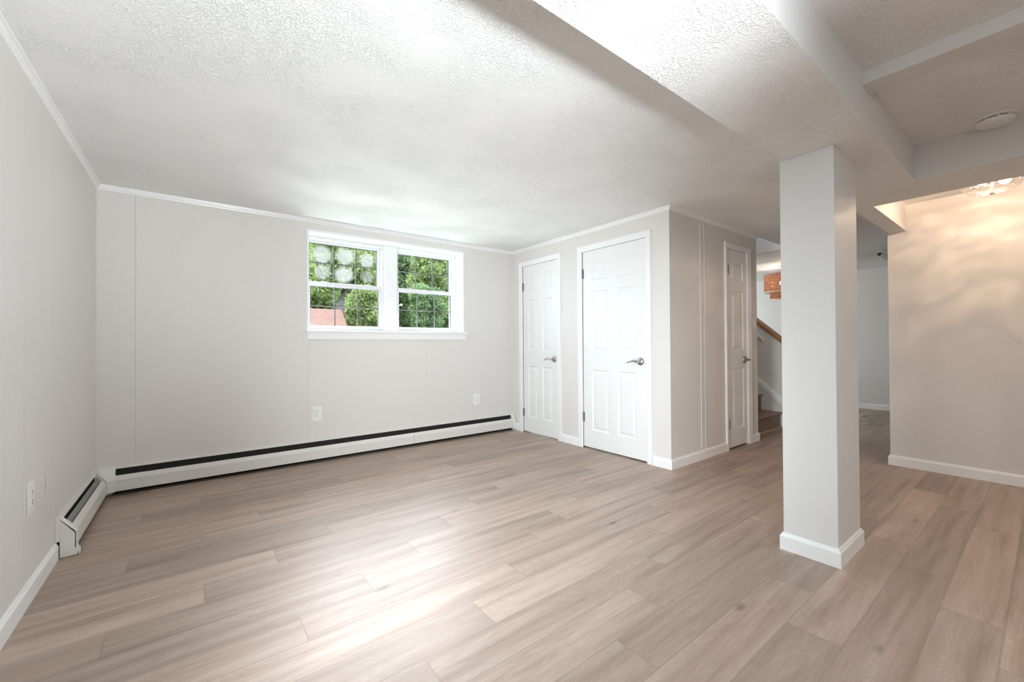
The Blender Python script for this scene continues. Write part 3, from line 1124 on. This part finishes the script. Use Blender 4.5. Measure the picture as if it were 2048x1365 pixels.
make_outlet('white outlet on the window wall below the left window edge', (1.388, 0, 0.418), 0, True)
make_outlet('white outlet on the window wall near the first closet door', (3.050, 0, 0.400), 0)
make_outlet('white outlet on the left wall in front of the short heater', (0, -1.428, 0.410), math.pi / 2)
bp_ = empty('blank_plate', (0, -1.163, 0.418), math.pi / 2)
tag(bp_, 'wall coloured blank cover plate on the left wall above the short heater', 'cover plate')
MB().box(-0.040, 0.040, -0.006, 0, -0.053, 0.053).build('plate', WALL, bp_, bevel=0.002)
for s_ in (-1, 1):
    MB().lathe([(0, 0.006), (0.003, 0.006), (0.0026, 0.0073), (0, 0.0076)], (0, 0, s_ * 0.030), axis='y', seg=12).build('screw', WALL, bp_)
sw = empty('light_switch', (5.115, YC, 1.220), 0)
tag(sw, 'white light switch right of the slim door', 'switch')
MB().box(-0.034, 0.034, -0.006, 0, -0.056, 0.056).build('plate', PLASTIC, sw, bevel=0.002)
MB().prism([(-0.014, -0.012), (-0.006, -0.012), (-0.006, 0.012), (-0.009, 0.012)], 'x', -0.005, 0.005).build('toggle', PLASTIC, sw)

# ------------------------------------------------------------------ smoke detector
sd = empty('smoke_detector', (3.625, -3.795, HB))
tag(sd, 'round white smoke detector on the bay ceiling by the soffit', 'smoke detector')
MB().lathe([(0, 0), (0.070, 0), (0.070, -0.008), (0.066, -0.010), (0.0, -0.010)], seg=48).build('base', PLASTIC, sd, smooth=True)
MB().lathe([(0, -0.014), (0.058, -0.014), (0.064, -0.016), (0.066, -0.022), (0.062, -0.032), (0.050, -0.037), (0.0, -0.038)], seg=48).build('cover', PLASTIC, sd, smooth=True)
MB().lathe([(0, -0.009), (0.056, -0.009), (0.056, -0.016), (0, -0.016)], seg=40).build('vent_gap', SLOT, sd)
mb = MB()
for k in range(10):
    mb = MB()
    a = 2 * math.pi * k / 10 + 0.2
    c_, s_ = math.cos(a), math.sin(a)
    mb.tube([(0.0655 * c_, 0.0655 * s_, -0.009), (0.0645 * c_, 0.0645 * s_, -0.018)], 0.004, 6)
    mb.build('rib', PLASTIC, sd)
MB().lathe([(0, -0.0375), (0.010, -0.0375), (0.010, -0.0405), (0, -0.041)], (-0.02, 0.01, 0), seg=16).build('test_button', PLASTIC, sd, smooth=True)

# ------------------------------------------------------------------ glass ceiling lamp in the hall
LX, LY = 4.47, -3.735
cl = empty('ceiling_lamp', (LX, LY, H))
tag(cl, 'clear pressed glass flush ceiling lamp glowing in the hall', 'lamp')
MB().lathe([(0, 0), (0.085, 0), (0.085, -0.012), (0.070, -0.022), (0, -0.024)], seg=40).build('canopy', NICKEL, cl, smooth=True)
prof = [(0.128, -0.070)]
for k in range(13):
    t_ = k / 12
    prof.append((0.133 + 0.005 * math.sin(k * 2.1) - 0.050 * max(0, t_ - 0.6) ** 1.2 * 2, -0.070 - 0.105 * t_))
prof += [(0.07, -0.181), (0.0, -0.184)]
MB().lathe(prof, seg=56).build('glass_shade', PGLASS, cl, smooth=True)
MB().lathe([(0, -0.024), (0.006, -0.024), (0.006, -0.188), (0.011, -0.190), (0.009, -0.198), (0, -0.200)], seg=14).build('finial', NICKEL, cl, smooth=True)
for q in ((-0.045, 0.040), (0.025, -0.050)):
    bl = MB().lathe([(0, -0.050), (0.012, -0.052), (0.015, -0.068), (0.026, -0.095), (0.028, -0.110), (0.023, -0.128), (0.010, -0.138), (0, -0.140)],
                    (q[0], q[1], 0), seg=20).build('bulb', BULB, cl, smooth=True)
# warm fill added without a fixture, further along the hall behind the viewpoint
lamp('hall_bulb_and_fill', 'POINT', (LX, -5.2, 2.0), 8, (1.0, 0.74, 0.56), shadow_soft_size=0.05)
# its light, patterned by the pressed glass
hl_ = lamp('hall_bulb_and_fill', 'POINT', (LX, LY, 2.000), 14.5, (1.0, 0.71, 0.52), shadow_soft_size=0.03)
d = hl_.data
d.use_nodes = True
n, l = d.node_tree.nodes, d.node_tree.links
em = n['Emission']
tc = n.new('ShaderNodeTexCoord')
mp = n.new('ShaderNodeMapping')
mp.inputs['Scale'].default_value = (3.2, 3.2, 11.0)
mp.inputs['Rotation'].default_value = (0.25, 0.2, 0)
l.new(tc.outputs['Normal'], mp.inputs['Vector'])
nz = n.new('ShaderNodeTexNoise')
nz.inputs['Scale'].default_value = 1.7
nz.inputs['Detail'].default_value = 3
nz.inputs['Distortion'].default_value = 1.2
l.new(mp.outputs[0], nz.inputs['Vector'])
cr_ = n.new('ShaderNodeValToRGB')
cr_.color_ramp.elements[0].position = 0.40
cr_.color_ramp.elements[0].color = (0.55, 0.55, 0.55, 1)
cr_.color_ramp.elements[1].position = 0.64
cr_.color_ramp.elements[1].color = (1.9, 1.98, 2.1, 1)
l.new(nz.outputs['Fac'], cr_.inputs[0])
l.new(cr_.outputs[0], em.inputs['Strength'])

# ------------------------------------------------------------------ woven pendant in the far room
PX, PY = 7.30, -1.58
pl = empty('pendant_lamp', (PX, PY, H))
tag(pl, 'two tier woven rattan pendant lamp glowing beyond the stairs', 'lamp')
MB().lathe([(0, 0), (0.06, 0), (0.06, -0.015), (0.05, -0.024), (0, -0.026)], seg=28).build('canopy', PLASTIC, pl, smooth=True)
MB().lathe([(0, -0.02), (0.006, -0.02), (0.006, -0.16), (0, -0.16)], seg=10).build('cord', PLASTIC, pl)


def woven_drum(r_, z0, z1):
    mb = MB()
    n_ = 64
    rows_ = int((z1 - z0) / 0.016)
    for j in range(rows_):
        zc = z0 + (j + 0.5) * (z1 - z0) / rows_
        pts = []
        for i in range(n_ + 1):
            a = 2 * math.pi * i / n_
            rr = r_ + (0.004 if (i + j) % 2 else -0.004)
            pts.append((rr * math.cos(a), rr * math.sin(a), zc + random.uniform(-0.002, 0.002)))
        mb.tube(pts, 0.0062, 5)
    for i in range(n_ // 2):
        a = 2 * math.pi * (2 * i + 0.5) / n_
        mb.tube([(r_ * math.cos(a), r_ * math.sin(a), z0), (r_ * math.cos(a), r_ * math.sin(a), z1)], 0.004, 5)
    return mb


woven_drum(0.222, -0.372, -0.120).build('upper_shade', WOVEN, pl)
woven_drum(0.150, -0.480, -0.372).build('lower_shade', WOVEN, pl)
RIM = simple('pendant_rim', (0.85, 0.80, 0.74), 0.5)
MB().lathe([(0.15, -0.376), (0.226, -0.376), (0.226, -0.384), (0.15, -0.384), (0.15, -0.376)], seg=48).build('tier_ring', RIM, pl)
MB().lathe([(0.140, -0.480), (0.156, -0.480), (0.156, -0.490), (0.140, -0.490), (0.140, -0.480)], seg=48).build('bottom_ring', RIM, pl)
MB().lathe([(0, -0.16), (0.014, -0.165), (0.018, -0.19), (0.034, -0.235), (0.030, -0.265), (0.012, -0.282), (0, -0.284)], seg=20).build('bulb', BULBP, pl, smooth=True)
lamp('pendant_light', 'POINT', (PX, PY, H - 0.235), 48, (1.0, 0.84, 0.68), shadow_soft_size=0.035)

# ------------------------------------------------------------------ staircase
st = empty('staircase', (5.65, -1.97, 0))
tag(st, 'oak staircase climbing away behind the closet block', 'staircase')
RY, RI, RU = -1.968, 0.190, 0.213
for k in range(12):
    yr = RY + RU * k
    z0 = RI * k
    at_root(MB().box(XR + 0.002, XK - 0.004, yr, yr + 0.018, z0 + (0.0 if k else 0.001), z0 + RI - 0.022).build('riser', TREAD), st)
    mb = MB().prism([(yr - 0.024, z0 + RI - 0.020), (yr - 0.030, z0 + RI - 0.011), (yr - 0.024, z0 + RI - 0.001), (yr - 0.018, z0 + RI),
                     (yr + RU, z0 + RI), (yr + RU, z0 + RI - 0.022), (yr - 0.018, z0 + RI - 0.022)], 'x', XR + 0.002, XK - 0.004)
    at_root(mb.build('tread', TREAD), st)
at_root(MB().box(XR + 0.02, XK - 0.004, RY - 0.012, RY, 0.0, 0.020).build('floor_strip', NOSE, bevel=0.003), st)


def sk(y, off):
    return off + SL * (y + 1.99)
# skirt board with moulded cap on the knee wall
y1_ = -0.2
mb = MB().prism([(yk, 0), (yk, sk(yk, 0.262)), (y1_, sk(y1_, 0.262)), (y1_, 0.4)], 'x', XK - 0.010, XK - 0.001)
at_root(mb.build('skirt_board', simple('skirt_paint', (0.70, 0.68, 0.65), 0.45, noise=0.01)), st)
mb = MB().prism([(yk, sk(yk, 0.262)), (yk, sk(yk, 0.346)), (y1_, sk(y1_, 0.346)), (y1_, sk(y1_, 0.262))], 'x', XK - 0.018, XK - 0.001)
mb.prism([(yk, sk(yk, 0.290)), (yk, sk(yk, 0.335)), (y1_, sk(y1_, 0.335)), (y1_, sk(y1_, 0.290))], 'x', XK - 0.026, XK - 0.018)
at_root(mb.build('skirt_cap', TRIM), st)

# oak cap rail on the knee wall
hr = empty('handrail', (XK + 0.05, -1.6, 1.4))
tag(hr, 'sloping oak cap rail on top of the stair knee wall', 'handrail')
ya, yb = yk - 0.02, ytop - 0.05


def rz(y, o_):
    return 1.000 + o_ + SL * (y + 1.997)
mb = MB().prism([(ya, rz(ya, 0.0)), (ya, rz(ya, 0.048)), (yb, rz(yb, 0.048)), (yb, rz(yb, 0.0))], 'x', XK - 0.020, XK + 0.120)
at_root(mb.build('rail', OAK, bevel=0.006), hr)
ws, we = -1.79, -1.25
mb = MB().prism([(ws, rz(ws, -0.145)), (ws + 0.012, rz(ws, -0.110)), (we, rz(we, -0.110)), (we, rz(we, -0.150))], 'x', XK - 0.030, XK - 0.0005)
tag(mb.build('wall_rail', TRIM, bevel=0.004), 'short white sloping rail end fixed below the oak cap rail', 'rail')

# ------------------------------------------------------------------ far room bits
fr_ = empty('floor_register', (7.72, -2.40, 0))
tag(fr_, 'pale metal floor vent on the far room floor', 'vent')
MB().box(-0.15, 0.15, -0.06, 0.06, 0.0, 0.006).build('frame', PLASTIC, fr_, bevel=0.002)
mb = MB()
for k in range(12):
    mb.box(-0.13 + k * 0.0225, -0.118 + k * 0.0225, -0.045, 0.045, 0.006, 0.008)
mb.build('louver', STEEL, fr_)
cs = empty('ceiling_spotlight', (7.20, -2.70, H))
tag(cs, 'small ceiling spotlight with dark mouth in the far room', 'spotlight')
MB().lathe([(0, 0), (0.035, 0), (0.035, -0.012), (0, -0.012)], seg=24).build('canopy', PLASTIC, cs)
MB().tube([(0, 0, -0.01), (0, 0, -0.05)], 0.006, 8).build('stem', PLASTIC, cs)
MB().tube([(0.05, -0.03, -0.095), (0.0, 0.0, -0.06), (-0.03, 0.02, -0.04)], [0.036, 0.034, 0.022], 18).build('head', PLASTIC, cs, smooth=True)
MB().tube([(-0.036, 0.024, -0.037), (-0.030, 0.02, -0.040)], [0.021, 0.023], 18).build('mouth', SLOT, cs)

# ------------------------------------------------------------------ outdoors
mb = MB().box(-14, 34, 0.30, 40, 0.90, 1.00)
struct(mb.build('ground', GRASS), 'lawn outside the window', 'ground')


def make_tree(label, x, y, h_, crown_r, n_leaf, mat, trunk_r, seed, crown_low=0.25, size=0.10, trunk_top=0.75):
    rnd = random.Random(seed)
    root = empty('tree', (x, y, 1.0))
    tag(root, label, 'tree', 'trees outside the window')
    pts, rad = [], []
    for k in range(8):
        t_ = k / 7
        pts.append((0.12 * math.sin(k * 1.3 + seed) * t_, 0.1 * math.cos(k * 0.9 + seed) * t_, h_ * trunk_top * t_ - 0.02))
        rad.append(trunk_r * (1 - 0.6 * t_) * (1.25 if k == 0 else 1))
    mb = MB().tube(pts, rad, 12)
    for k in range(9):
        a = rnd.uniform(0, 6.28)
        t_ = rnd.uniform(0.35, 0.95)
        p = Vector(pts[min(7, int(t_ * 7))])
        q = p + Vector((math.cos(a), math.sin(a), rnd.uniform(0.3, 0.9))) * crown_r * 0.7
        mb.tube([p, (p + q) / 2 + Vector((0, 0, 0.1)), q], [trunk_r * 0.34, trunk_r * 0.22, trunk_r * 0.08], 6)
    mb.build('trunk', BARK, root, smooth=True)
    blobs = []
    for k in range(44):
        a = rnd.uniform(0, 6.28)
        rr = crown_r * math.sqrt(rnd.uniform(0, 1)) * 0.85
        z_ = rnd.uniform(crown_low * h_, h_ * 0.97)
        s_ = 1 - 0.45 * abs((z_ / h_) - 0.55)
        blobs.append((rr * math.cos(a) * s_, rr * math.sin(a) * s_, z_, rnd.uniform(0.28, 0.52) * crown_r))
    v, f = [], []
    for k in range(n_leaf):
        bx, by, bz, br = blobs[rnd.randrange(len(blobs))]
        d_ = Vector((rnd.gauss(0, 1), rnd.gauss(0, 1), rnd.gauss(0, 0.75)))
        d_.normalize()
        p = Vector((bx, by, bz)) + d_ * br * rnd.uniform(0.55, 1.05)
        if p.z < 0.05:
            continue
        nrm = Vector((rnd.gauss(0, 1), rnd.gauss(0, 1), rnd.gauss(0.5, 0.8))).normalized()
        a = nrm.orthogonal().normalized()
        a = (Matrix.Rotation(rnd.uniform(0, 6.28), 3, nrm) @ a)
        b_ = nrm.cross(a)
        s_ = size * rnd.uniform(0.6, 1.3)
        k0 = len(v)
        v += [p - a * s_, p - b_ * s_ * 0.42, p + a * s_ * 1.1 - nrm * s_ * 0.2, p + b_ * s_ * 0.42]
        f.append((k0, k0 + 1, k0 + 2, k0 + 3))
    me = bpy.data.meshes.new('foliage')
    me.from_pydata([tuple(q) for q in v], [], f)
    me.materials.append(mat)
    o = bpy.data.objects.new('foliage', me)
    C.objects.link(o)
    o.parent = root
    return root


make_tree('grey trunked tree rising behind the terracotta roof in the left window', 5.85, 15.6, 6.3, 1.40, 20000, LEAF_A, 0.30, 3, 0.44, 0.11)
make_tree('bright bushy shrub beside the terracotta roof in the left window', 5.72, 12.2, 2.2, 0.66, 12000, LEAF_A, 0.06, 6, 0.0, 0.065)
make_tree('deep green shrub low in the right window', 7.55, 10.65, 2.2, 0.66, 9000, LEAF_B, 0.06, 11, 0.02, 0.065)
make_tree('light green tree with a dark trunk in the right window', 9.10, 13.5, 5.2, 0.95, 14000, LEAF_A, 0.15, 8, 0.16, 0.09)
make_tree('deep green tree filling the lower part of the right window', 12.0, 17.0, 5.4, 1.60, 22000, LEAF_B, 0.2, 14, 0.04, 0.12)
make_tree('far tree behind the grey trunk in the left window', 5.75, 22.0, 6.6, 1.70, 24000, LEAF_A, 0.2, 17, 0.05, 0.15)
make_tree('far dark tree seen between the two windows', 10.6, 22.5, 7.0, 1.75, 24000, LEAF_B, 0.22, 21, 0.04, 0.15)
make_tree('farthest tree showing above the terracotta roof', 9.7, 27.4, 8.4, 1.75, 30000, LEAF_A, 0.2, 33, 0.02, 0.16)
make_tree('farthest tree showing low in the right window', 14.6, 27.4, 8.0, 1.75, 30000, LEAF_B, 0.2, 37, 0.02, 0.16)
make_tree('far bright tree at the edge of the right window', 15.45, 22.0, 6.8, 1.75, 24000, LEAF_A, 0.22, 29, 0.04, 0.15)

hs = empty('house', (2.0, 13.0, 1.0))
tag(hs, 'neighbouring house with pale terracotta roof seen through the left window', 'house')
zr, ze, yr_, ye_ = 1.335, 0.35, 12.0, 10.6
mb = MB()
mb.add([(-5.5, -2.4, ze), (2.76, -2.4, ze), (2.83, -1.0, zr), (-5.5, -1.0, zr), (2.76, 0.4, ze), (-5.5, 0.4, ze)],
       [(0, 1, 2, 3), (1, 4, 2), (4, 5, 3, 2), (0, 3, 5), (0, 5, 4, 1)])
mb.build('roof', ROOF, hs)
MB().box(-5.3, 2.6, -2.2, 0.2, 0.0, ze).build('wall', HOUSE, hs)
